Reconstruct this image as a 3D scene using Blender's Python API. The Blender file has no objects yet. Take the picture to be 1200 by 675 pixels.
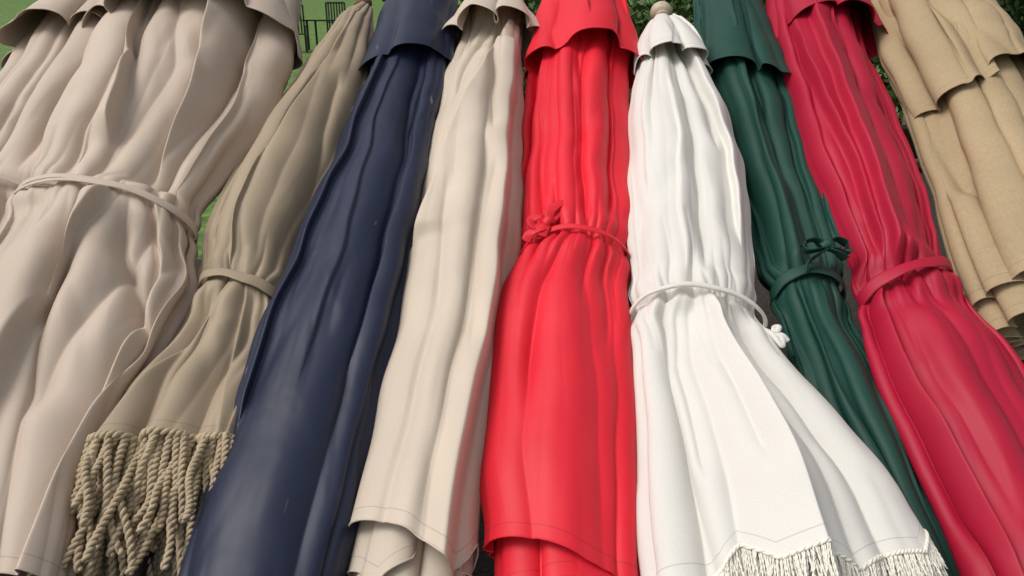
import bpy, math, random
import numpy as np
from mathutils import Vector
sc=bpy.context.scene
PI=math.pi
TILT=math.radians(27)      # every folded umbrella reclines at 27 deg on a rack
ORG=Vector((0,0,0.66))

# ---------------------------------------------------------------- helpers
def new_mat(name):
    m=bpy.data.materials.new(name); m.use_nodes=True
    nt=m.node_tree; b=nt.nodes['Principled BSDF']
    return m,nt,b
def N_(nt,t,**k):
    n=nt.nodes.new(t)
    for a,v in k.items(): setattr(n,a,v)
    return n
def mix_rgb(nt,fac,a,b,blend='MIX'):
    n=nt.nodes.new('ShaderNodeMix'); n.data_type='RGBA'; n.blend_type=blend
    for i,x in ((0,fac),(6,a),(7,b)):
        if isinstance(x,bpy.types.NodeSocket): nt.links.new(x,n.inputs[i])
        else: n.inputs[i].default_value=x
    return n.outputs[2]
def math_(nt,op,a,b=None,c=None,clamp=False):
    n=nt.nodes.new('ShaderNodeMath'); n.operation=op; n.use_clamp=clamp
    for i,x in enumerate((a,b,c)):
        if x is None: continue
        if isinstance(x,bpy.types.NodeSocket): nt.links.new(x,n.inputs[i])
        else: n.inputs[i].default_value=x
    return n.outputs[0]

def fabric(name,col,rough=.60,crinkle=.09,slub=0.0,stitch=True,var=.06,spec=.36,scuff=0):
    m,nt,b=new_mat(name)
    L=nt.links
    tc=N_(nt,'ShaderNodeTexCoord')
    uv=N_(nt,'ShaderNodeSeparateXYZ'); L.new(tc.outputs['UV'],uv.inputs[0])
    n1=N_(nt,'ShaderNodeTexNoise'); n1.inputs['Scale'].default_value=5; n1.inputs['Detail'].default_value=2
    L.new(tc.outputs['Object'],n1.inputs['Vector'])
    dark=tuple(x*(1-var) for x in col)+(1,); lite=tuple(min(1,x*(1+var)+.001) for x in col)+(1,)
    f1=N_(nt,'ShaderNodeMapRange'); f1.inputs[1].default_value=.35; f1.inputs[2].default_value=.65; L.new(n1.outputs[0],f1.inputs[0])
    base=mix_rgb(nt,f1.outputs[0],dark,lite)
    mp=N_(nt,'ShaderNodeMapping'); mp.inputs['Scale'].default_value=(1000,450,1) if not slub else (600,80,1); L.new(tc.outputs['UV'],mp.inputs[0])
    n2=N_(nt,'ShaderNodeTexNoise'); n2.inputs['Scale'].default_value=1; n2.inputs['Detail'].default_value=1; L.new(mp.outputs[0],n2.inputs['Vector'])
    thr=n2.outputs[0]
    if slub:
        mp3=N_(nt,'ShaderNodeMapping'); mp3.inputs['Scale'].default_value=(50,750,1); L.new(tc.outputs['UV'],mp3.inputs[0])
        n3=N_(nt,'ShaderNodeTexNoise'); n3.inputs['Scale'].default_value=1; n3.inputs['Detail'].default_value=2; L.new(mp3.outputs[0],n3.inputs['Vector'])
        thr=math_(nt,'MULTIPLY',math_(nt,'ADD',n2.outputs[0],n3.outputs[0]),.5)
    k=.12+slub
    g=math_(nt,'MULTIPLY_ADD',thr,2*k,1-k)
    cmb=N_(nt,'ShaderNodeCombineColor')
    for i in range(3): L.new(g,cmb.inputs[i])
    base=mix_rgb(nt,1.0,base,cmb.outputs[0],'MULTIPLY')
    if scuff:   # pale rub marks left by handling
        mps=N_(nt,'ShaderNodeMapping'); mps.inputs['Scale'].default_value=(40,9,1); mps.inputs['Rotation'].default_value=(0,0,.7); L.new(tc.outputs['UV'],mps.inputs[0])
        ns=N_(nt,'ShaderNodeTexNoise'); ns.inputs['Detail'].default_value=3; ns.inputs['Scale'].default_value=1; L.new(mps.outputs[0],ns.inputs['Vector'])
        fs=N_(nt,'ShaderNodeMapRange'); fs.inputs[1].default_value=.69; fs.inputs[2].default_value=.76; L.new(ns.outputs[0],fs.inputs[0])
        base=mix_rgb(nt,math_(nt,'MULTIPLY',fs.outputs[0],scuff),base,(.3,.3,.32,1))
    if stitch:
        d=math_(nt,'ABSOLUTE',math_(nt,'SUBTRACT',uv.outputs[1],.017))
        s=math_(nt,'LESS_THAN',d,.0008)
        base=mix_rgb(nt,math_(nt,'MULTIPLY',s,.4),base,tuple(x*.45 for x in col)+(1,))
    L.new(base,b.inputs['Base Color'])
    b.inputs['Roughness'].default_value=rough
    b.inputs['Specular IOR Level'].default_value=spec
    mp4=N_(nt,'ShaderNodeMapping'); mp4.inputs['Scale'].default_value=(13,8,10); mp4.inputs['Rotation'].default_value=(0,0,.3)
    L.new(tc.outputs['Object'],mp4.inputs[0])
    n4=N_(nt,'ShaderNodeTexNoise'); n4.inputs['Scale'].default_value=1.0; n4.inputs['Detail'].default_value=2; n4.inputs['Roughness'].default_value=.5; n4.inputs['Distortion'].default_value=.4
    L.new(mp4.outputs[0],n4.inputs['Vector'])
    r=math_(nt,'SUBTRACT',n4.outputs[0],.5); r=math_(nt,'POWER',math_(nt,'MULTIPLY_ADD',r,r,.0006),.5)
    h=r
    if stitch:
        hr=math_(nt,'LESS_THAN',uv.outputs[1],.017); h=math_(nt,'MULTIPLY_ADD',hr,.09,r)
    b1=N_(nt,'ShaderNodeBump'); b1.inputs['Strength'].default_value=crinkle; b1.inputs['Distance'].default_value=.03; L.new(h,b1.inputs['Height'])
    out=b1
    if slub:
        b2=N_(nt,'ShaderNodeBump'); b2.inputs['Strength'].default_value=.35; b2.inputs['Distance'].default_value=.0006; L.new(thr,b2.inputs['Height']); L.new(b1.outputs[0],b2.inputs['Normal']); out=b2
    L.new(out.outputs[0],b.inputs['Normal'])
    return m

def simple(name,col,rough=.5,metal=0,noise=0,scale=20,bump=0):
    m,nt,b=new_mat(name)
    b.inputs['Roughness'].default_value=rough; b.inputs['Metallic'].default_value=metal
    tc=N_(nt,'ShaderNodeTexCoord'); n=N_(nt,'ShaderNodeTexNoise'); n.inputs['Scale'].default_value=scale; n.inputs['Detail'].default_value=3
    nt.links.new(tc.outputs['Object'],n.inputs['Vector'])
    a=tuple(x*(1-noise) for x in col)+(1,); c=tuple(min(1,x*(1+noise)) for x in col)+(1,)
    nt.links.new(mix_rgb(nt,n.outputs[0],a,c),b.inputs['Base Color'])
    if bump:
        bb=N_(nt,'ShaderNodeBump'); bb.inputs['Distance'].default_value=bump; nt.links.new(n.outputs[0],bb.inputs['Height']); nt.links.new(bb.outputs[0],b.inputs['Normal'])
    return m

def mesh_np(name,V,F,mat,uv=None,smooth=True,parent=None):
    me=bpy.data.meshes.new(name)
    V=np.asarray(V,np.float32); F=np.asarray(F,np.int32); k=F.shape[1]
    me.vertices.add(len(V)); me.vertices.foreach_set('co',V.ravel())
    me.loops.add(F.size); me.loops.foreach_set('vertex_index',F.ravel())
    me.polygons.add(len(F)); me.polygons.foreach_set('loop_start',np.arange(0,F.size,k,dtype=np.int32))
    me.polygons.foreach_set('loop_total',np.full(len(F),k,np.int32))
    me.update(calc_edges=True)
    if uv is not None:
        l=me.uv_layers.new(name='UVMap'); l.data.foreach_set('uv',np.asarray(uv,np.float32)[F.ravel()].ravel())
    me.polygons.foreach_set('use_smooth',np.full(len(F),smooth))
    me.update()
    me.materials.append(mat)
    o=bpy.data.objects.new(name,me); sc.collection.objects.link(o)
    if parent: o.parent=parent
    return o

def interp(pts,v):
    p=sorted(pts); return np.interp(v,[a[0] for a in p],[a[1] for a in p])
def smooth_interp(pts,v,win=.05):
    out=0; ks=np.linspace(-1,1,9); ws=1-np.abs(ks)*.8
    for k,w in zip(ks,ws): out=out+w*interp(pts,v+k*win)
    return out/ws.sum()
def sstep(x): x=np.clip(x,0,1); return x*x*(3-2*x)

class Body:
    """station list (v,uL,uR) metres on the reclined plane; builds a pleated cloth tube"""
    def __init__(s,st,lift=0,kd=.75,win=.05,grow=1.06,jit=.002):
        s.st=st; s.lift=lift; s.kd=kd; s.win=win; s.grow=grow; s.jit=jit
        s.v1=min(a[0] for a in st); s.v0=max(a[0] for a in st); s.ph=abs(st[0][1])*97
    def cw(s,v):
        L=smooth_interp([(a[0],a[1]) for a in s.st],v,s.win); R=smooth_interp([(a[0],a[2]) for a in s.st],v,s.win)
        L=L+s.jit*(np.sin(v*23+s.ph)+.6*np.sin(v*41+s.ph*2)); R=R+s.jit*(np.sin(v*19+s.ph*3)+.6*np.sin(v*47+s.ph))
        return (L+R)/2,(R-L)/2*s.grow
    def base(s,phi,v,off=0):
        c,w=s.cw(v)
        k=np.where(np.sin(phi)>0,s.kd,.45)
        return c+(w+off)*np.cos(phi), s.lift+(w*k+off)*np.sin(phi)

def rfolds(seed,K,v0,v1,tie=None,depth=.014,wid=.014,drift=.25,flap=.35,mid=.07):
    """irregular long folds: valleys and overlapping flaps with random course and extent"""
    rs=np.random.RandomState(seed); out=[]
    segs=[(v0,v1)] if tie is None else [(v0,tie),(tie,v1)]
    for (a,b) in segs:
        for i in range(K):
            ph=PI*(i+.5+rs.uniform(-.45,.45))/K
            t0=math.cos(ph); d=rs.normal(0,drift)
            s=rs.uniform(0,.45) if rs.rand()<.5 else 0; e=rs.uniform(.5,.95) if rs.rand()<.45 else 1
            if a==tie: s=0
            if b==tie: e=1
            va=a+(b-a)*s; vb=a+(b-a)*e
            ta=t0+ (0 if a==tie else d*.6); tb=t0+(0 if b==tie else d*.6)
            kind='v'
            q=rs.rand()
            if q<flap*.5: kind='L'
            elif q<flap: kind='R'
            dep=depth*rs.uniform(.4,1.6); w=wid*rs.uniform(.5,2.1)
            if kind!='v': dep*=.8; w*=1.7
            lim=lambda x: max(-.97,min(.97,x))
            out.append(([(va,lim(ta)),(va+(vb-va)*.35,lim(ta*.65+tb*.35+rs.normal(0,mid))),(va+(vb-va)*.7,lim(ta*.3+tb*.7+rs.normal(0,mid))),(vb,lim(tb))],dep,w,kind,rs.uniform(.05,.16) if (s or e<1) else .04))
    return out

def cloth(name,B,mat,parent,cu,seed=0,pleats=(),creases=(),hem=(),wr=.0012,N=480,M=300,v0=None,v1=None,scale=1,dlift=0,scallop=None,tie=None,fade_hem=.1,pucker=.006):
    rs=np.random.RandomState(seed)
    v0=B.v0 if v0 is None else v0; v1=B.v1 if v1 is None else v1
    nf=int(N*.78)
    phi=np.concatenate([np.linspace(-.1,PI+.1,nf,endpoint=False),np.linspace(PI+.1,2*PI-.1,N-nf,endpoint=False)])
    T=np.linspace(0,1,M)
    PH,TT=np.meshgrid(phi,T); Vv=v0+(v1-v0)*TT
    c,w=B.cw(Vv); w=w*scale
    front=np.sin(PH)>0
    k=np.where(front,B.kd,.45)
    t=np.cos(PH)
    def noise(ms,kv,seed2):
        r=np.random.RandomState(seed2); o=0
        for m in ms: o=o+np.cos(m*PH+r.uniform(-kv,kv)*Vv+r.uniform(0,6.28))
        return o/math.sqrt(len(ms))
    rad=np.zeros_like(PH); tan=np.zeros_like(PH)
    for i,(n,amps,tg,warp,drift) in enumerate(pleats):
        a=smooth_interp(amps,Vv,.03)
        ph=n*PH+warp*noise((1,2,3),3.5,seed*7+i)+drift*Vv+rs.uniform(0,6)
        mod=np.clip(.55+.5*noise((2,3,4,5),6,seed*13+i+50),.05,1.4)
        f=np.abs(np.sin(ph/2)); f=np.sqrt(f*f+.01)
        rad-=a*mod*(1-f)*1.6
        tan+=-tg*a*mod*np.sin(ph)
    X=c+w*t
    if wr:
        wa=interp(wr,Vv) if isinstance(wr,(list,tuple)) else wr
        r2=np.random.RandomState(seed+99)
        env=.3+.8*np.clip(noise((1,2,3),11,seed+5)+.3,0,1.6)
        for j in range(4):
            g=0
            for _ in range(6):
                lam=r2.uniform(.08,.28)*(1 if j<3 else .5); th=r2.normal(0,.35)+ (0,.7,-.7,0)[j]
                g=g+np.cos(2*PI/lam*(X*math.cos(th)+Vv*.5*math.sin(th))+r2.uniform(0,6.28)+1.4*np.sin(7*Vv+r2.uniform(0,6)))
            g/=2.4
            rad-=wa*(1-np.clip(np.sqrt(g*g+.06),0,1.2))*env*(1 if j<3 else .5)
    H=np.zeros_like(PH)
    cl=list(creases)
    if tie is not None and pucker:
        r3=np.random.RandomState(seed+7)
        for i in range(34):
            side=1 if i%2 else -1
            t0=math.cos(PI*(i+.5)/34+r3.uniform(-.08,.08)); Lg=r3.uniform(.03,.17); vt=tie[0]+tie[1]*t0
            cl.append(([(vt,t0),(vt+side*Lg,t0+r3.normal(0,.08))],pucker*r3.uniform(.4,1.3),.005*r3.uniform(.6,1.6),'p',Lg,vt))
    for cr in cl:
        pts,depth,wid,kind=cr[:4]
        vs=[p[0] for p in pts]; tv=smooth_interp(pts,Vv,.03)
        dx=(t-tv)*w
        vm,vM=min(vs),max(vs); fl=cr[4] if len(cr)>4 else .06
        if kind=='p':
            fade=np.exp(-np.abs(Vv-cr[5])/(fl*.5))*((Vv-vm)>-.004)*((vM-Vv)>-.004)
            H-=depth*np.exp(-np.sqrt(dx*dx+2e-6)/wid)*fade*front; continue
        fade=sstep((Vv-vm)/fl+ (1 if vm<=v1+.01 else 0))*sstep((vM-Vv)/fl+(1 if vM>=v0-.01 else 0))
        if kind=='v': d=-depth*np.exp(-(np.sqrt(dx*dx+4e-6)-.002)/wid)
        elif kind=='r': d=depth*np.exp(-(dx/wid)**2)
        elif kind=='L': d=depth*np.exp(np.minimum(dx,0)/wid)/(1+np.exp(np.clip(dx/.0013,-40,40)))
        else: d=depth*np.exp(-np.maximum(dx,0)/wid)/(1+np.exp(np.clip(-dx/.0013,-40,40)))
        if kind in 'LR': d=d-depth*.45*np.exp(-np.abs(dx)/(wid*.6))*((dx>0) if kind=='L' else (dx<0))
        H+=d*fade*front*np.clip(np.sin(PH)*2.5,0,1)
    if tie is not None:
        dv=np.abs(Vv-(tie[0]+tie[1]*t)); pk=np.exp(-(dv/.018)**2)
        rad-=.004*pk
        H*=1-.5*np.exp(-(dv/.015)**2)
        rad+=.006*np.exp(-((dv-.035)/.02)**2)
    x=c+(w+rad)*t-tan*np.sin(PH)
    h=B.lift+dlift+(w*k+rad)*np.sin(PH)+tan*t*.4+H
    Y=Vv.copy()
    if hem: Y+=interp(hem,t)*sstep(1-(Vv-v1)/max(.12,fade_hem))
    if scallop:
        n,a=scallop[:2]; p=scallop[2] if len(scallop)>2 else 0
        Y-=a*(np.sqrt(np.cos(n*PH/2+p+.35*np.sin(2*PH+seed))**2+.03)-.6)*(1+.3*np.sin(3*PH+seed))*sstep(1-(Vv-v1)/.1)
    V=np.stack([x-cu,Y,h],-1).reshape(-1,3)
    uv=np.stack([PH*w,(Vv-v1)],-1).reshape(-1,2)
    idx=np.arange(N*M).reshape(M,N); a=idx; b=np.roll(idx,-1,1)
    F=np.stack([a[:-1],b[:-1],b[1:],a[1:]],-1).reshape(-1,4)[:, ::-1]
    o=mesh_np(name,V,F,mat,uv,True,parent)
    G=V.reshape(M,N,3)
    lp=np.vstack([G[-1],G[-1][:1]])
    sweep([lp],mat,name+'_rolled_hem',parent,.0013,.0013,6)
    return o,G

def sweep(paths,mat,name,parent,rw,rt=None,sides=8,up=(0,0,1)):
    rt=rw if rt is None else rt
    VV=[];FF=[];UV=[];base=0
    up=np.array(up,float)
    for P in paths:
        P=np.asarray(P,float); n=len(P)
        tg=np.gradient(P,axis=0); tg/=np.linalg.norm(tg,axis=1)[:,None]+1e-9
        s=np.cross(tg,up); ln=np.linalg.norm(s,axis=1)[:,None]
        s=np.where(ln>1e-3,s/(ln+1e-9),np.array([1,0,0])); u=np.cross(s,tg)
        a=np.linspace(0,2*PI,sides,endpoint=False)
        ring=P[:,None]+rw*np.cos(a)[None,:,None]*s[:,None]+rt*np.sin(a)[None,:,None]*u[:,None]
        ring[0]=P[0]+(ring[0]-P[0])*.3; ring[-1]=P[-1]+(ring[-1]-P[-1])*.3
        VV.append(ring.reshape(-1,3)); i=np.arange(n*sides).reshape(n,sides)+base
        j=np.roll(i,-1,1)
        FF.append(np.stack([i[:-1],j[:-1],j[1:],i[1:]],-1).reshape(-1,4)); base+=n*sides
        UV.append(np.stack([np.tile(a*rw,n),np.repeat(np.linspace(.1,.3,n),sides)],-1))
    return mesh_np(name,np.concatenate(VV),np.concatenate(FF),mat,np.concatenate(UV),True,parent)

def strap(name,B,v,slope,mat,parent,cu,rw,rt,curve=0,off=-.001,wob=.0015):
    ph=np.linspace(0,2*PI,160)
    t=np.cos(ph); Y=v+slope*t+curve*(t*t)+wob*np.sin(ph*3+1)+wob*.5*np.sin(ph*8)
    x,h=B.base(ph,Y,off)
    P=np.stack([x-cu,Y,h],-1)
    tw=.35*np.sin(ph*3+v*40)
    R=np.stack([np.cos(ph),np.zeros_like(ph),np.sin(ph)],-1)
    A=np.array([0,1,0])*np.cos(tw)[:,None]+R*np.sin(tw)[:,None]*.5
    a=np.linspace(0,2*PI,10,endpoint=False)
    ca=np.sign(np.cos(a))*np.abs(np.cos(a))**.5; sa=np.sin(a)
    ring=P[:,None]+rw*ca[None,:,None]*A[:,None]+rt*sa[None,:,None]*R[:,None]
    i=np.arange(160*10).reshape(160,10); j=np.roll(i,-1,1)
    F=np.stack([i[:-1],j[:-1],j[1:],i[1:]],-1).reshape(-1,4)
    uv=np.stack([np.tile(a*rw,160),np.repeat(ph*.1+.1,10)],-1)
    return mesh_np(name,ring.reshape(-1,3),F,mat,uv,True,parent)

def spl(pts,n=40):
    P=np.array(pts,float); P=np.vstack([2*P[0]-P[1],P,2*P[-1]-P[-2]]); out=[]
    seg=len(P)-3; m=max(2,n//seg)
    for i in range(seg):
        p0,p1,p2,p3=P[i:i+4]
        for q in np.linspace(0,1,m,endpoint=(i==seg-1)):
            out.append(.5*((2*p1)+(-p0+p2)*q+(2*p0-5*p1+4*p2-p3)*q*q+(-p0+3*p1-3*p2+p3)*q**3))
    return np.array(out)

def umbrella(idx):
    o=bpy.data.objects.new('patio_umbrella' if idx==0 else 'patio_umbrella.%03d'%idx,None)
    sc.collection.objects.link(o); return o
def place(e,cu):
    e.location=ORG+Vector((cu,0,0)); e.rotation_euler=(TILT,0,0)

wood=simple('pole_wood',(.20,.11,.05),.45,0,.3,30,.001)
wood_lt=simple('finial_wood',(.50,.42,.31),.5,0,.15,30,.001)
metal=simple('dark_metal',(.03,.03,.032),.4,.6,.2,40)
mgreen=simple('green_painted_post',(.01,.03,.025),.4,.2,.2,20)

def pole(e,cu,B,v_top,mat,finial=None,r=.017,drop=.02):
    vs=np.linspace(v_top,-1.4,60)
    c0,_=B.cw(np.array([B.v0])); c1,_=B.cw(np.array([B.v1]))
    sl=(c0[0]-c1[0])/(B.v0-B.v1)
    x=c1[0]+(vs-B.v1)*sl-cu
    x=np.where(vs<B.v1,c1[0]-cu+(vs-B.v1)*sl*.3,x)
    hh=B.lift-drop*sstep((B.v0-vs)/.4)
    sweep([np.stack([x,vs,hh],-1)],mat,'pole',e,r,r,14)
    ribs=[]
    for k in range(8):
        a=2*PI*k/8+.3
        vv=np.linspace(B.v0-.3,B.v1+.05,30); c,w=B.cw(vv); f=.32
        ribs.append(np.stack([c+w*f*np.cos(a)-cu,vv,B.lift-.01+w*f*.5*np.sin(a)],-1))
    sweep(ribs,metal,'ribs',e,.004,.006,8)
    if finial:
        r0,m,vf=finial[:3]; lf=finial[3] if len(finial)>3 else 0
        prof=[(0,0),(.5,.02),(.62,.1),(.55,.3),(.85,.55),(1,.95),(.93,1.35),(.7,1.68),(.35,1.88),(0,1.95)]
        a=np.linspace(0,2*PI,24,endpoint=False); pr=spl([(p[0],p[1],0) for p in prof],60)
        xc=float(np.interp(vf,vs[::-1],x[::-1]))
        V=np.stack([xc+r0*pr[:,0][:,None]*np.cos(a),np.repeat((vf+r0*pr[:,1])[:,None],24,1),B.lift+lf+r0*pr[:,0][:,None]*np.sin(a)],-1)
        n=len(pr); i=np.arange(n*24).reshape(n,24); j=np.roll(i,-1,1)
        mesh_np('finial',V.reshape(-1,3),np.stack([i[:-1],j[:-1],j[1:],i[1:]],-1).reshape(-1,4),m,None,True,e)

# ---------------------------------------------------------------- fabrics
F_beige=fabric('beige_canvas',(.50,.405,.325))
F_taupe=fabric('taupe_canvas',(.335,.262,.180))
F_navy=fabric('navy_canvas',(.0105,.0160,.041),.50,.12,spec=.42,scuff=.6)
F_sand=fabric('sand_canvas',(.57,.48,.385))
F_red=fabric('red_canvas',(.70,.015,.032),.55)
F_white=fabric('white_canvas',(.67,.65,.60),.75,.07,var=.025)
F_green=fabric('green_canvas',(.008,.052,.037),.60)
F_crim=fabric('crimson_canvas',(.40,.006,.032),.55)
F_khaki=fabric('khaki_linen',(.39,.290,.170),.8,.07,slub=.16)
T_khaki=simple('rope_khaki',(.44,.345,.225),.8,0,.3,60)
T_white=simple('fringe_white',(.82,.79,.70),.8,0,.06,60)

# ================================================================ 0 : left-most beige
st=[(1.25,-1.10,-.93),(1.003,-1.173,-.87),(.788,-1.15,-.85),(.604,-1.13,-.84),(.206,-1.106,-.82),(-.111,-1.06,-.79),(-.49,-1.0,-.67)]
B=Body(st,lift=-.02,kd=.7); cu=-1.0; e=umbrella(0)
cloth('canopy',B,F_beige,e,cu,1,pleats=[(6,[(1.2,.012),(.2,.010),(-.5,.016)],.5,2.6,2)],creases=rfolds(11,8,1.25,-.49,.20,.019,.016,.4),hem=[(-1,0),(1,-.01)],tie=(.20,-.01),wr=.0018)
C=Body([(1.3,-1.05,-1.0),(1.2,-1.10,-.93),(.73,-1.17,-.84)],lift=-.02,kd=.8)
cloth('vent_cap',C,F_beige,e,cu,31,pleats=[(8,[(1.3,.0),(1.0,.01),(.73,.028)],.7,1.0,0)],scallop=(8,.03),M=120,wr=.001)
strap('tie_strap',B,.205,-.012,F_beige,e,cu,.007,.0015)
pole(e,cu,B,1.3,wood,(.025,wood_lt,1.3)); place(e,cu)

# ================================================================ 1 : big beige
st=[(1.25,-.93,-.60),(1.003,-.96,-.539),(.788,-.942,-.505),(.604,-.911,-.493),(.444,-.89,-.489),(.305,-.875,-.528),(.17,-.868,-.560),(.085,-.868,-.548),(-.014,-.865,-.505),(-.111,-.845,-.512),(-.175,-.825,-.530),(-.289,-.785,-.540),(-.387,-.745,-.535),(-.48,-.715,-.51)]
B=Body(st,lift=.01,kd=.62,win=.035,grow=1.04,jit=.003); cu=-.70; e=umbrella(1)
cloth('canopy',B,F_beige,e,cu,2,pleats=[(7,[(1.2,.014),(.7,.020),(.2,.008),(-.1,.012),(-.48,.016)],.6,2.8,-2),(17,[(1.2,.003),(.5,.002),(.2,.006),(-.1,.003),(-.48,.002)],.5,2.4,-2)],
  creases=rfolds(24,10,1.25,-.48,.15,.021,.018,.5,.3,.10)+[([(1.0,-.5),(.6,-.35),(.25,-.05)],.034,.05,'L'),([(.95,.25),(.5,.35),(.2,.5)],.028,.045,'R'),([(.15,.35),(-.1,.0),(-.48,-.3)],.028,.05,'L'),([(.11,.75),(-.05,.5),(-.3,.3)],.026,.025,'v')],
  hem=[(-1,.01),(1,-.01)],tie=(.15,-.03),wr=.0022,N=640,M=340,pucker=.013)
C=Body([(1.3,-.80,-.72),(1.15,-.93,-.62),(.71,-.955,-.485)],lift=.014,kd=.7)
cloth('vent_cap',C,F_beige,e,cu,32,pleats=[(9,[(1.3,.0),(1.0,.01),(.71,.036)],.8,1.0,0)],scallop=(9,.03),M=140,wr=.001)
strap('tie_strap',B,.148,-.03,F_beige,e,cu,.007,.0015)
strap('tie_strap_2',B,.140,-.016,F_beige,e,cu,.005,.0015)
pole(e,cu,B,1.3,wood,(.025,wood_lt,1.3)); place(e,cu)

# ================================================================ 2 : taupe with rope fringe
st=[(.955,-.395,-.350),(.90,-.43,-.335),(.749,-.452,-.322),(.604,-.480,-.314),(.305,-.525,-.325),(.12,-.530,-.350),(-.02,-.498,-.372),(-.07,-.500,-.372),(-.13,-.512,-.364),(-.21,-.540,-.358),(-.31,-.562,-.360)]
B=Body(st,lift=.005,kd=.70,win=.03); cu=-.45; e=umbrella(2)
_,V2=cloth('canopy',B,F_taupe,e,cu,3,pleats=[(6,[(.95,.004),(.8,.008),(.3,.010),(.0,.005),(-.30,.006)],.6,2.6,3),(16,[(.95,.004),(.7,.004),(.5,.0),(-.3,.0)],.4,1.3,2)],
  creases=rfolds(33,8,.95,-.31,-.02,.014,.013,.4,.3)+[([(.9,.2),(.5,.0),(.02,-.3)],.018,.035,'R'),([(-.02,-.1),(-.15,-.4),(-.31,-.7)],.014,.04,'R'),([(-.02,.3),(-.15,.35),(-.30,.2)],.012,.03,'v')],
  hem=[(-1,-.02),(0,.0),(1,.004)],tie=(-.02,-.012),N=560,wr=.0018,pucker=.011)
strap('tie_strap',B,-.018,-.016,F_taupe,e,cu,.010,.0015)
pole(e,cu,B,.96,metal,(.02,wood,.955),r=.014,drop=.03)
rs=np.random.RandomState(5); paths=[]; rows=V2[-1]
nf=int(560*.78)
def rope(p,d,L,r=.0029,pitch=.015):
    n=int(L/pitch*9); s=np.linspace(0,1,n)
    side=rs.normal(0,.022,3)*np.array([1,.5,.6]); ph=rs.uniform(0,6.28); cr=rs.uniform(.002,.009)
    ctr=p+d*L*s[:,None]+side*(s**2)[:,None]
    ctr=ctr+cr*np.stack([np.sin(s*rs.uniform(4,9)+ph),0*s,np.cos(s*rs.uniform(4,9)+ph)*.7],-1)*s[:,None]
    ctr=ctr+np.array([0,0,-.03])*(s**2)[:,None]
    tg=d/np.linalg.norm(d); a=np.cross(tg,[0,0,1]); a/=np.linalg.norm(a); b=np.cross(tg,a)
    for q in (0,PI):
        an=2*PI*L/pitch*s+q+ph
        paths.append(ctr+r*.9*(np.cos(an)[:,None]*a+np.sin(an)[:,None]*b))
for layer in range(5):
    K=44
    for i in range(K):
        f=(i+rs.uniform(-.5,.5))/(K-1)
        j=int(np.clip(f*nf,0,nf-1)); p=rows[j].copy()
        p[2]-=.009*layer; p[1]+=.004
        t=(p[0]+cu+.46)/.10
        d=np.array([-.03+.06*t+rs.normal(0,.20),-1,-.25+rs.normal(0,.15)]); d/=np.linalg.norm(d)
        L=rs.uniform(.09,.155)+.02*rs.rand()*(t<0)+layer*.006
        rope(p,d,L)
sweep(paths,T_khaki,'rope_fringe',e,.0031,None,5)
hp=rows[:nf:3].copy(); s=np.arange(len(hp)); hdr=[]
for q in (0,PI): 
    an=s*1.1+q; hdr.append(hp+np.stack([0*s,np.cos(an)*.003,np.sin(an)*.003+.001],-1))
sweep(hdr,T_khaki,'fringe_header',e,.0032,None,6)
place(e,cu)

# ================================================================ 3 : navy
st=[(1.2,-.27,-.16),(1.003,-.300,-.141),(.715,-.325,-.140),(.604,-.326,-.140),(.305,-.346,-.144),(.074,-.370,-.154),(-.111,-.384,-.165),(-.262,-.388,-.175),(-.387,-.393,-.192),(-.56,-.398,-.200)]
B=Body(st,lift=.0,kd=.72,grow=1.02); cu=-.27; e=umbrella(3)
cloth('canopy',B,F_navy,e,cu,4,pleats=[(6,[(1.2,.010),(.6,.012),(.2,.005),(-.5,.005)],.5,2.4,1.5),(17,[(1.2,.004),(.6,.005),(.35,.001),(-.5,.0)],.3,1.3,1)],
  creases=rfolds(41,5,1.2,-.56,None,.010,.020,.4,.4,.10)+[([(.7,.25),(.3,.45),(-.1,.55),(-.56,.5)],.014,.025,'v'),([(.65,-.45),(.2,-.6),(-.3,-.75)],.014,.04,'L')],wr=.0026)
C=Body([(1.3,-.22,-.18),(1.15,-.275,-.155),(.93,-.318,-.136),(.62,-.338,-.132)],lift=.004,kd=.8)
cloth('vent_cap',C,F_navy,e,cu,33,pleats=[(5,[(1.3,.0),(.95,.004),(.62,.012)],.4,1.2,0)],hem=[(-1,-.02),(0,.0),(1,.03)],scallop=(5,.006),M=150,wr=.001,creases=rfolds(43,3,1.2,.62,None,.008,.02))
pole(e,cu,B,1.3,metal,(.02,metal,1.3)); place(e,cu)

# ================================================================ 4 : sand
st=[(1.2,-.10,.0),(1.003,-.11,.03),(.788,-.120,.022),(.604,-.149,.021),(.305,-.162,.019),(.074,-.170,.014),(-.111,-.175,.0),(-.262,-.188,-.018),(-.387,-.200,-.038),(-.43,-.204,-.044)]
B=Body(st,lift=.0,kd=.8); cu=-.08; e=umbrella(4)
cr=[([(.8,.65),(.55,.1),(.35,-.4),(.05,-.9)],.030,.05,'R',.03),([(.7,.85),(.3,.70),(-.1,.66),(-.43,.60)],.034,.06,'L'),([(.6,.25),(.2,.1),(-.43,.0)],.006,.03,'r'),([(.3,.35),(-.43,.28)],.010,.02,'v'),([(.85,.1),(.6,-.3),(.45,-.6)],.016,.012,'v'),([(.85,-.3),(.65,-.6)],.014,.012,'v'),([(.2,-.4),(-.1,-.25),(-.43,-.35)],.009,.02,'v'),([(.9,.35),(.6,.3),(.3,.45)],.012,.010,'v'),([(.25,.5),(.0,.35),(-.2,.45)],.009,.012,'v')]
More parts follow.
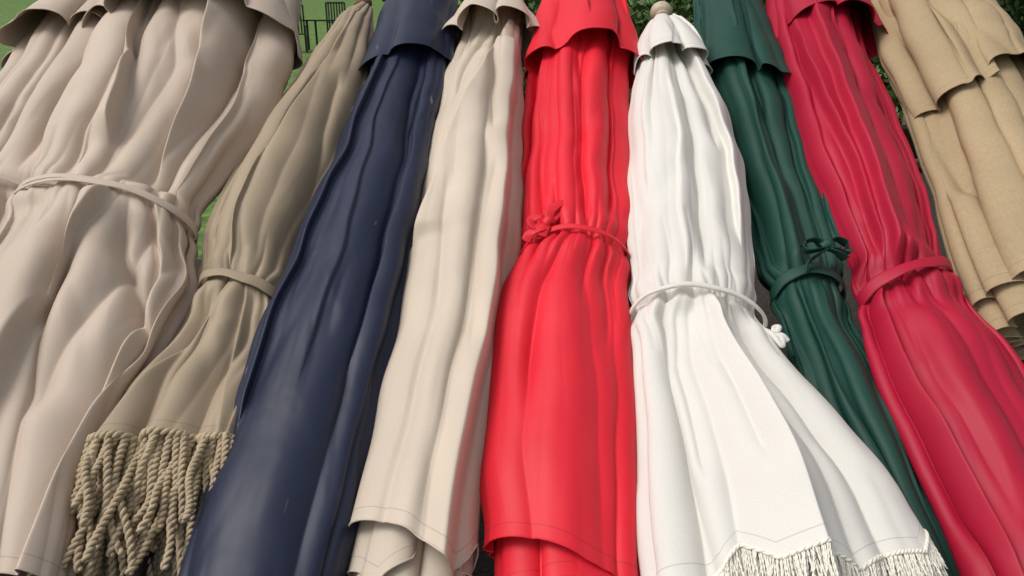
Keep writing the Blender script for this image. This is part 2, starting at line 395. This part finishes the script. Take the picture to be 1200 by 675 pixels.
cloth('canopy',B,F_sand,e,cu,5,pleats=[(5,[(1.2,.012),(.7,.012),(.4,.006),(-.42,.008)],.5,2.2,1),(17,[(1.2,.006),(.75,.006),(.55,.001),(-.42,.0)],.4,1.2,2)],creases=cr,
  hem=[(-1,.012),(-.3,.0),(.3,-.03),(.6,-.05),(.8,-.03),(1,0)],wr=.0017)
cloth('canopy_inner_layer',B,F_sand,e,cu,15,pleats=[(6,[(.2,.01),(-.5,.02)],.7,1.2,1)],v0=-.32,v1=-.465,scale=.88,dlift=-.009,hem=[(-1,.0),(-.4,-.03),(0,.0),(.2,.04),(1,0)],M=100,wr=.001)
cloth('canopy_inner_layer_2',B,F_sand,e,cu,16,pleats=[(9,[(.2,.01),(-.5,.022)],.7,1.2,1)],v0=-.32,v1=-.54,scale=.80,dlift=-.015,hem=[(-1,-.03),(.0,.03),(1,-.01)],M=100,wr=.001)
C=Body([(1.2,-.06,-.02),(1.1,-.085,.0),(.92,-.125,.035),(.745,-.163,.082)],lift=.005,kd=.85,win=.03)
cloth('vent_cap',C,F_sand,e,cu,34,pleats=[(8,[(1.3,.0),(.95,.008),(.745,.036)],.8,.9,0)],scallop=(8,.03),M=140,wr=.001)
pole(e,cu,B,1.2,metal,(.02,metal,1.2)); place(e,cu)

# ================================================================ 5 : red
st=[(1.2,.13,.24),(1.003,.109,.261),(.788,.055,.270),(.604,.033,.251),(.305,.019,.222),(.16,.014,.209),(.07,.022,.190),(.01,-.008,.186),(-.06,-.026,.184),(-.111,-.030,.181),(-.262,-.035,.169),(-.387,-.035,.157),(-.455,-.034,.150)]
B=Body(st,lift=.01,kd=.72,win=.03); cu=.10; e=umbrella(5)
cloth('canopy',B,F_red,e,cu,6,pleats=[(8,[(1.2,.016),(.6,.016),(.1,.008),(-.1,.004),(-.45,.005)],.55,2.2,-1),(18,[(1.2,.004),(.6,.003),(.2,.003),(.06,.006),(-.02,.001),(-.43,.0)],.4,1.2,1)],
  creases=rfolds(61,9,1.2,.075,None,.018,.011,.15,.3)+rfolds(62,5,.07,-.45,None,.008,.024,.35,.0)+[([(.07,-.1),(-.1,-.35),(-.3,-.5)],.016,.016,'v',.12),([(.07,.2),(-.1,.35),(-.45,.5)],.014,.03,'v',.1),([(.07,.5),(-.05,.6),(-.2,.6)],.014,.014,'v',.1)],
  hem=[(-1,.015),(-.3,.005),(.3,-.018),(.9,-.035),(1,-.02)],tie=(.068,-.008),wr=[(1,.002),(.1,.002),(0,.0012),(-.5,.0014)],N=560,pucker=.018)
cloth('canopy_inner_layer',B,F_red,e,cu,17,pleats=[(6,[(.2,.006),(-.5,.010)],.6,1,1)],v0=-.40,v1=-.49,scale=.84,dlift=-.014,hem=[(-1,-.01),(.1,.0),(.4,-.03),(.75,.01),(1,.01)],M=60,wr=.0005)
cloth('canopy_inner_layer_2',B,F_red,e,cu,18,pleats=[(7,[(.2,.006),(-.5,.014)],.6,1,1)],v0=-.40,v1=-.55,scale=.78,dlift=-.022,hem=[(-1,.01),(.0,-.02),(1,.01)],M=60,wr=.0005)
strap('tie_strap',B,.066,-.008,F_red,e,cu,.0055,.0016,curve=-.015)
C=Body([(1.3,.17,.21),(1.15,.125,.235),(.95,.075,.272),(.62,.028,.286)],lift=.014,kd=.8)
cloth('vent_cap',C,F_red,e,cu,35,pleats=[(5,[(1.3,.0),(.95,.008),(.62,.020)],.5,1.5,0)],creases=rfolds(63,6,1.2,.62,None,.012,.014,.2,.4),hem=[(-1,.02),(-.3,.0),(.4,.03),(.7,.0),(1,.01)],scallop=(5,.012),M=150,wr=.001)
c=np.array([.060-cu,.080,.064])
def P_(*a): return [c+np.array(x) for x in a]
rib=[spl(P_((-.0,0,.004),(.004,.022,.012),(.020,.042,.012),(.030,.044,.008),(.018,.028,.006),(0,0,.006))),
     spl(P_((0,0,.004),(-.014,.012,.010),(-.028,.004,.008),(-.022,-.010,.006),(0,0,.006))),
     spl(P_((0,0,.004),(-.012,-.014,.008),(-.030,-.022,.004),(-.038,-.034,-.004))),
     spl(P_((0,0,.004),(-.006,-.012,.008),(-.012,-.030,.004)))]
sweep(rib,F_red,'tie_bow',e,.0085,.0012,8,up=(.3,.2,1))
sweep([spl(P_((-.006,-.004,.006),(0,.002,.011),(.006,.004,.006)))],F_red,'bow_knot',e,.008,.006,10)
pole(e,cu,B,1.3,wood,(.02,wood_lt,1.3)); place(e,cu)

# ================================================================ 6 : white
st=[(.84,.330,.385),(.80,.303,.405),(.674,.280,.402),(.604,.260,.416),(.444,.231,.432),(.305,.214,.430),(.183,.203,.420),(.074,.193,.401),(-.05,.190,.372),(-.11,.182,.378),(-.20,.173,.408),(-.28,.167,.438),(-.35,.163,.465),(-.42,.154,.482),(-.49,.147,.490)]
B=Body(st,lift=.025,kd=.62,win=.03,grow=1.03); cu=.31; e=umbrella(6)
_,V6=cloth('canopy',B,F_white,e,cu,7,pleats=[(6,[(.86,.006),(.6,.010),(.2,.008),(-.06,.006),(-.2,.012),(-.5,.018)],.5,1.8,-1),(16,[(.86,.006),(.6,.004),(.4,.001),(-.05,.003),(-.15,.0),(-.5,.0)],.4,1.3,2)],
  creases=rfolds(71,7,.86,-.06,None,.016,.012,.2,.3)+[([(-.06,-.15),(-.2,-.35),(-.49,-.38)],.034,.03,'v',.05),([(-.06,.2),(-.2,.1),(-.49,.05)],.034,.05,'L',.06),([(-.06,.6),(-.2,.5),(-.49,.5)],.030,.03,'v',.06),([(-.06,-.5),(-.25,-.65),(-.49,-.7)],.020,.02,'v',.05),([(-.08,.35),(-.2,.32),(-.49,.30)],.018,.016,'v',.05),([(-.07,-.3),(-.2,-.5),(-.4,-.52)],.014,.012,'v',.05),([(-.07,.05),(-.2,-.1),(-.4,-.12)],.016,.014,'v',.05)],
  hem=[(-1,-.02),(-.55,-.005),(-.38,.020),(-.22,-.01),(.15,.0),(.3,-.01),(.5,.01),(.8,.015),(1,.07)],tie=(-.075,-.005),wr=[(.8,.002),(-.05,.002),(-.2,.0016)],N=600,pucker=.018)
strap('tie_cord',B,-.073,-.014,F_white,e,cu,.0042,.0028,curve=-.016)
C=Body([(.835,.335,.372),(.815,.318,.395),(.74,.290,.418),(.615,.264,.428)],lift=.03,kd=.85,win=.02)
cloth('vent_cap',C,F_white,e,cu,36,pleats=[(6,[(.84,.0),(.78,.006),(.615,.026)],.8,.8,0)],scallop=(6,.02),M=130,wr=.001,creases=rfolds(73,5,.83,.62,None,.010,.010,.2,.3))
c=np.array([.385-cu,-.128,.03])
rib=[spl(P_((-.02,.02,.0),(-.004,.004,.006),(.0,-.012,.010),(.006,-.022,.008),(.008,-.008,.010),(0,0,.008))),spl(P_((0,0,.006),(.010,-.004,.010),(.018,-.012,.006))),spl(P_((0,0,.006),(.004,.014,.006),(.008,.010,.012),(.002,0,.01)))]
sweep(rib,F_white,'tie_cord_knot',e,.0045,.003,8)
rs=np.random.RandomState(8); paths=[]; rows=V6[-1]; nf=int(600*.78)
for layer in range(3):
    for i in range(0,nf,2):
        p=rows[i].copy()+np.array([0,.003,-.003*layer])
        d=np.array([rs.normal(0,.10)+.5*(max(0,p[0]+cu-.45)/.05),-1,-.15+rs.normal(0,.12)]); d/=np.linalg.norm(d)
        L=rs.uniform(.032,.046)
        s=np.linspace(0,1,14)
        ctr=p+d*L*s[:,None]+(rs.normal(0,.003,3))*(s**2)[:,None]+np.array([0,0,-.006])*(s**2)[:,None]
        a=np.array([1,0,0]); b=np.array([0,0,1])
        for q in (0,PI):
            an=2*PI*3*s+q; paths.append(ctr+.0006*(np.cos(an)[:,None]*a+np.sin(an)[:,None]*b))
sweep(paths,T_white,'rope_fringe',e,.0008,None,4)
hp=rows[:nf:2].copy(); s=np.arange(len(hp)); hdr=[]
for q in (0,PI): 
    an=s*1.2+q; hdr.append(hp+np.stack([0*s,np.cos(an)*.0015,np.sin(an)*.0015+.0005],-1))
sweep(hdr,T_white,'fringe_header',e,.0018,None,6)
pole(e,cu,B,.86,wood,(.026,wood_lt,.845,.008),drop=.05); place(e,cu)

# ================================================================ 7 : green
st=[(1.2,.49,.61),(1.003,.467,.630),(.749,.435,.606),(.604,.428,.610),(.305,.430,.578),(.074,.425,.558),(-.0,.428,.540),(-.08,.425,.538),(-.111,.420,.545),(-.262,.424,.555),(-.387,.443,.558),(-.52,.455,.555)]
B=Body(st,lift=-.015,kd=.8,win=.03,grow=1.08); cu=.49; e=umbrella(7)
cloth('canopy',B,F_green,e,cu,8,pleats=[(9,[(1.2,.012),(.6,.012),(.1,.007),(-.1,.010),(-.5,.018)],.6,2.4,-1),(19,[(1.2,.004),(.6,.003),(.1,.003),(-.1,.003),(-.5,.003)],.5,1.6,1)],
  creases=rfolds(81,9,1.2,-.52,.01,.015,.011,.25,.3),tie=(.01,.0),wr=.0015,N=560,pucker=.012)
strap('tie_strap',B,.012,.0,F_green,e,cu,.011,.0018,curve=-.015)
C=Body([(1.3,.53,.57),(1.15,.50,.60),(.95,.468,.625),(.56,.415,.612)],lift=-.01,kd=.85)
cloth('vent_cap',C,F_green,e,cu,37,pleats=[(5,[(1.3,.0),(.95,.006),(.56,.018)],.6,1.4,0)],creases=rfolds(83,5,1.2,.56,None,.012,.012,.2,.4),hem=[(-1,.09),(-.3,.03),(.4,.0),(1,.0)],scallop=(5,.012),M=150,wr=.001,fade_hem=.2)
c=np.array([.505-cu,.038,.048])
rib=[spl(P_((0,0,.004),(-.018,.010,.014),(-.036,.006,.010),(-.034,-.008,.006),(-.012,-.006,.008),(0,0,.006))),
     spl(P_((0,0,.004),(.014,.012,.014),(.034,.008,.006),(.032,-.010,.002),(.012,-.006,.008),(0,0,.006))),
     spl(P_((0,0,.004),(-.014,-.014,.008),(-.034,-.026,.0),(-.040,-.045,-.008))),
     spl(P_((0,0,.004),(.014,-.012,.006),(.028,-.018,-.002)))]
sweep(rib,F_green,'tie_bow',e,.009,.0016,8,up=(.1,1,.35))
sweep([spl(P_((-.008,-.002,.008),(0,.002,.014),(.008,-.002,.008)))],F_green,'bow_knot',e,.009,.007,10)
pole(e,cu,B,1.3,metal,(.02,metal,1.3)); place(e,cu)

# ================================================================ 8 : crimson
st=[(1.2,.68,.86),(1.003,.655,.87),(.788,.606,.825),(.604,.585,.803),(.305,.556,.762),(.12,.556,.732),(.02,.562,.706),(-.05,.550,.712),(-.111,.530,.738),(-.262,.524,.74),(-.387,.530,.728),(-.52,.535,.71)]
B=Body(st,lift=.01,kd=.75,win=.03,grow=1.06); cu=.65; e=umbrella(8)
cloth('canopy',B,F_crim,e,cu,9,pleats=[(7,[(1.2,.012),(.6,.012),(.1,.006),(-.1,.008),(-.5,.016)],.6,2.4,1),(18,[(1.2,.004),(.6,.001),(.15,.001),(.02,.004),(-.1,.0),(-.5,.0)],.4,1.4,1)],
  creases=rfolds(91,9,1.2,-.52,-.01,.020,.014,.3,.4)+[([(.75,-.1),(.4,.0),(.03,.1)],.014,.018,'v')],tie=(-.01,.02),wr=.0022,N=560,pucker=.016)
strap('tie_strap',B,-.012,.026,F_crim,e,cu,.0115,.0016)
C=Body([(1.3,.75,.79),(1.15,.69,.84),(.95,.635,.875),(.745,.585,.85)],lift=.015,kd=.85)
cloth('vent_cap',C,F_crim,e,cu,38,pleats=[(6,[(1.3,.0),(1.0,.006),(.745,.034)],.8,1.0,0)],scallop=(6,.025),M=150,wr=.001,creases=rfolds(93,5,1.2,.75,None,.012,.012,.2,.3))
pole(e,cu,B,1.3,wood,(.02,wood_lt,1.3)); place(e,cu)

# ================================================================ 9 : khaki linen
st=[(1.2,.93,1.10),(1.003,.895,1.152),(.604,.838,1.115),(.444,.815,1.085),(.305,.790,1.060),(.074,.745,1.030),(-.02,.728,1.02)]
B=Body(st,lift=.01,kd=.7,win=.03,grow=1.08); cu=.93; e=umbrella(9)
cloth('canopy',B,F_khaki,e,cu,10,pleats=[(14,[(1.2,.014),(.6,.022),(.3,.026),(.0,.042)],.9,1.4,2)],creases=rfolds(101,9,1.2,-.02,None,.018,.011,.15,.2),hem=[(-1,-.03),(-.4,-.02),(0,.02),(.5,.05),(1,.06)],wr=.0012,N=600)
cloth('canopy_inner_layer',B,F_khaki,e,cu,19,pleats=[(13,[(.3,.014),(-.1,.040)],.9,1.2,1)],v0=.12,v1=-.10,scale=.93,dlift=-.012,hem=[(-1,-.0),(-.2,-.0),(1,.05)],M=120,wr=.0005)
C=Body([(1.3,.98,1.05),(1.15,.93,1.12),(.95,.882,1.15),(.66,.828,1.125),(.44,.815,1.10)],lift=.024,kd=.75,grow=1.06)
cloth('vent_cap',C,F_khaki,e,cu,39,pleats=[(13,[(1.3,.0),(.95,.018),(.44,.040)],.9,1.4,0)],creases=rfolds(103,9,1.2,.44,None,.020,.011,.15,.2),hem=[(-1,.0),(-.6,-.01),(-.3,.02),(.2,.08),(1,.12)],scallop=(7,.008),M=180,wr=.0012,fade_hem=.3)
pole(e,cu,B,1.3,wood,(.02,wood_lt,1.3)); place(e,cu)

# ================================================================ rack
def box(name,c,s,mat,parent=None,rot=(0,0,0),bev=.004):
    bpy.ops.mesh.primitive_cube_add(size=1,location=c,rotation=rot); o=bpy.context.object; o.name=name
    o.scale=s; bpy.ops.object.transform_apply(location=False,rotation=False,scale=True)
    m=o.modifiers.new('b','BEVEL'); m.width=bev; m.segments=2
    o.data.materials.append(mat)
    if parent: o.parent=parent
    return o
rack=bpy.data.objects.new('umbrella_rack',None); sc.collection.objects.link(rack)
def pl(u,v,h): return ORG+Vector((u,v*math.cos(TILT)-h*math.sin(TILT),v*math.sin(TILT)+h*math.cos(TILT)))
darkw=simple('rack_timber',(.06,.04,.025),.7,0,.4,15,.002)
for k,(v,h) in enumerate(((.62,-.16),(-.75,-.08))):
    p=pl(0,v,h); box('rail_%d'%k,p,(2.9,.07,.07),darkw,rack)
    for u in (-1.35,-.45,.45,1.35):
        box('leg_%d'%k,(u,p.y,(p.z-.035)/2),(.06,.06,p.z-.036),darkw,rack)

# ================================================================ setting
def plane(name,x0,x1,y0,y1,z,mat):
    return mesh_np(name,[(x0,y0,z),(x1,y0,z),(x1,y1,z),(x0,y1,z)],[(0,1,2,3)],mat,None,False)
def grass_mat():
    m,nt,b=new_mat('lawn')
    tc=N_(nt,'ShaderNodeTexCoord'); n=N_(nt,'ShaderNodeTexNoise'); n.inputs['Scale'].default_value=.8; n.inputs['Detail'].default_value=5
    n2=N_(nt,'ShaderNodeTexNoise'); n2.inputs['Scale'].default_value=9; n2.inputs['Detail'].default_value=6
    nt.links.new(tc.outputs['Object'],n.inputs['Vector']); nt.links.new(tc.outputs['Object'],n2.inputs['Vector'])
    a=mix_rgb(nt,n.outputs[0],(.08,.17,.025,1),(.19,.30,.05,1))
    f=N_(nt,'ShaderNodeMapRange'); f.inputs[1].default_value=.35; f.inputs[2].default_value=.62; nt.links.new(n2.outputs[0],f.inputs[0])
    nt.links.new(mix_rgb(nt,f.outputs[0],(.035,.085,.012,1),a),b.inputs['Base Color'])
    b.inputs['Roughness'].default_value=.9
    bb=N_(nt,'ShaderNodeBump'); bb.inputs['Distance'].default_value=.05; nt.links.new(n2.outputs[0],bb.inputs['Height']); nt.links.new(bb.outputs[0],b.inputs['Normal'])
    return m
def gz(y): return 3.2*float(sstep(np.array((y-7)/70.)))   # lawn climbs gently away from the rack
ys=np.concatenate([[-60],np.linspace(6,80,38),[240]]); xs=np.linspace(-150,150,31)
GV=[(x,y,gz(y)) for y in ys for x in xs]; nx=len(xs)
GF=[(j*nx+i,j*nx+i+1,(j+1)*nx+i+1,(j+1)*nx+i) for j in range(len(ys)-1) for i in range(nx-1)]
mesh_np('ground',GV,GF,grass_mat(),None,True)
mulch=simple('mulch',(.03,.023,.017),.95,0,.6,60,.02)
plane('mulch_bed',-3.2,9,-3,2.2,.004,mulch)
plane('planting_bed',-.5,9,2.2,7,.004,mulch)
leafm,nt,b=new_mat('leaves')
oi=N_(nt,'ShaderNodeTexCoord'); n=N_(nt,'ShaderNodeTexNoise'); n.inputs['Scale'].default_value=3
nt.links.new(oi.outputs['Object'],n.inputs['Vector']); nt.links.new(mix_rgb(nt,n.outputs[0],(.015,.04,.008,1),(.09,.17,.03,1)),b.inputs['Base Color']); b.inputs['Roughness'].default_value=.6
def leaves(name,blobs,n,size,seed,parent=None):
    rs=np.random.RandomState(seed); P=[]
    wts=np.array([b[3]*b[4]*b[5] for b in blobs])**.66; cnt=(n*wts/wts.sum()).astype(int)
    for b_,k in zip(blobs,cnt):
        d=rs.normal(size=(k,3)); d/=np.linalg.norm(d,axis=1)[:,None]; r=rs.uniform(.55,1.08,k)[:,None]
        P.append(np.array(b_[:3])+d*r*np.array(b_[3:6]))
    P=np.concatenate(P); P=P[P[:,2]>.02]; k=len(P)
    a=rs.normal(size=(k,3)); a/=np.linalg.norm(a,axis=1)[:,None]; b2=np.cross(a,rs.normal(size=(k,3))); b2/=np.linalg.norm(b2,axis=1)[:,None]
    s=size*rs.uniform(.5,1.3,k)[:,None]
    V=np.stack([P-a*s,P+b2*s*.45,P+a*s,P-b2*s*.45],1).reshape(-1,3)
    return mesh_np(name,V,np.arange(4*k).reshape(k,4),leafm,None,False,parent)
rs=np.random.RandomState(3)
leaves('shrubs',[(x,5.2+rs.uniform(-.3,.8),rs.uniform(.5,1.2),.7,.6,rs.uniform(.7,1.2)) for x in np.linspace(-.35,6.5,14)],45000,.045,1)
leaves('distant_trees',[(x,72+rs.uniform(-5,5),rs.uniform(6,9),5,4,rs.uniform(4,7)) for x in np.linspace(-70,70,30)],40000,.5,2)
bark=simple('bark',(.16,.12,.085),.95,0,.5,12,.03)
tree=bpy.data.objects.new('tree',None); sc.collection.objects.link(tree)
pt=spl([(3.15,4.4,0),(3.12,4.4,1),(3.15,4.42,2.2),(3.3,4.5,4.5)],40)
tr=sweep([pt],bark,'trunk',tree,.24,.24,20)
lm=[spl([(3.15,4.42,2.2),(3.7+.2*k,4.0+.4*k,3.0),(4.2-1.1*k,4.0+.6*k,4.0)],16) for k in range(3)]
sweep(lm,bark,'limbs',tree,.07,.07,10)
leaves('crown',[(3.2,4.5,4.6,1.7,1.6,1.0),(2.2,4.6,4.2,1,1,.8),(4.3,4.2,4.2,1,1,.8),(3.2,5.2,5.4,1.2,1.1,.8)],14000,.07,6,tree)
post=bpy.data.objects.new('green_post',None); sc.collection.objects.link(post)
box('shaft',(-2.02,1.75,1.1),(.06,.06,2.2),mgreen,post); box('base_plate',(-2.02,1.75,.02),(.3,.3,.03),mgreen,post); box('top_cap',(-2.02,1.75,2.22),(.09,.09,.03),mgreen,post)
def chair(i,x,y,rz):
    e=bpy.data.objects.new('patio_chair' if i==0 else 'patio_chair.%03d'%i,None); sc.collection.objects.link(e)
    for sx in (-.27,.27):
        box('front_leg',(sx,-.25,.22),(.04,.04,.44),metal,e); box('back_leg',(sx,.25,.58),(.04,.04,1.16),metal,e); box('arm',(sx,0,.64),(.05,.5,.03),metal,e); box('arm_post',(sx,-.23,.54),(.03,.03,.19),metal,e)
    box('seat',(0,0,.45),(.5,.5,.03),metal,e); box('top_rail',(0,.25,1.15),(.5,.03,.05),metal,e)
    for k in range(6): box('slat_%d'%k,(-.2+.08*k,.25,.8),(.04,.015,.66),metal,e,bev=.002)
    e.location=(x,y,gz(y)); e.rotation_euler=(0,0,rz)
chair(0,-5.6,19,.3); chair(1,-4.3,20,-.9); chair(2,-4.9,21.2,3.0)
tb=bpy.data.objects.new('patio_table',None); sc.collection.objects.link(tb)
tb.location=(-4.95,20,gz(20))
box('top',(0,0,.74),(1.1,1.1,.04),metal,tb)
for a in ((-.45,-.45),(.45,-.45),(-.45,.45),(.45,.45)): box('leg',(a[0],a[1],.36),(.05,.05,.72),metal,tb)

# ================================================================ light
w=bpy.data.worlds.new('World'); sc.world=w; w.use_nodes=True; nt=w.node_tree
sky=nt.nodes.new('ShaderNodeTexSky'); sky.sky_type='NISHITA'; sky.sun_disc=False
az=math.radians(-108); el=math.radians(54)
sky.sun_elevation=el; sky.sun_rotation=az; sky.dust_density=4; sky.air_density=1.0; sky.ozone_density=.5
hs=nt.nodes.new('ShaderNodeHueSaturation'); hs.inputs['Saturation'].default_value=.25   # thin high overcast
nt.links.new(sky.outputs[0],hs.inputs['Color'])
nt.links.new(hs.outputs[0],nt.nodes['Background'].inputs[0]); nt.nodes['Background'].inputs[1].default_value=.147
sl=bpy.data.lights.new('sun','SUN'); sl.energy=1.25; sl.angle=math.radians(26); sl.color=(1,.96,.91)
so=bpy.data.objects.new('sun',sl); sc.collection.objects.link(so)
d=Vector((math.sin(az)*math.cos(el),math.cos(az)*math.cos(el),math.sin(el)))
so.rotation_euler=d.to_track_quat('Z','Y').to_euler(); so.location=d*20
sc.view_settings.view_transform='Standard'; sc.view_settings.look='None'; sc.view_settings.exposure=0

cam=bpy.data.cameras.new('camera'); co=bpy.data.objects.new('camera',cam); sc.collection.objects.link(co)
cam.lens=26; cam.sensor_width=36; cam.clip_start=.05; cam.clip_end=600
co.location=(0,-1.2*math.cos(math.radians(20)),ORG.z+1.2*math.sin(math.radians(20))); co.rotation_euler=(math.radians(70),0,0)
sc.camera=co
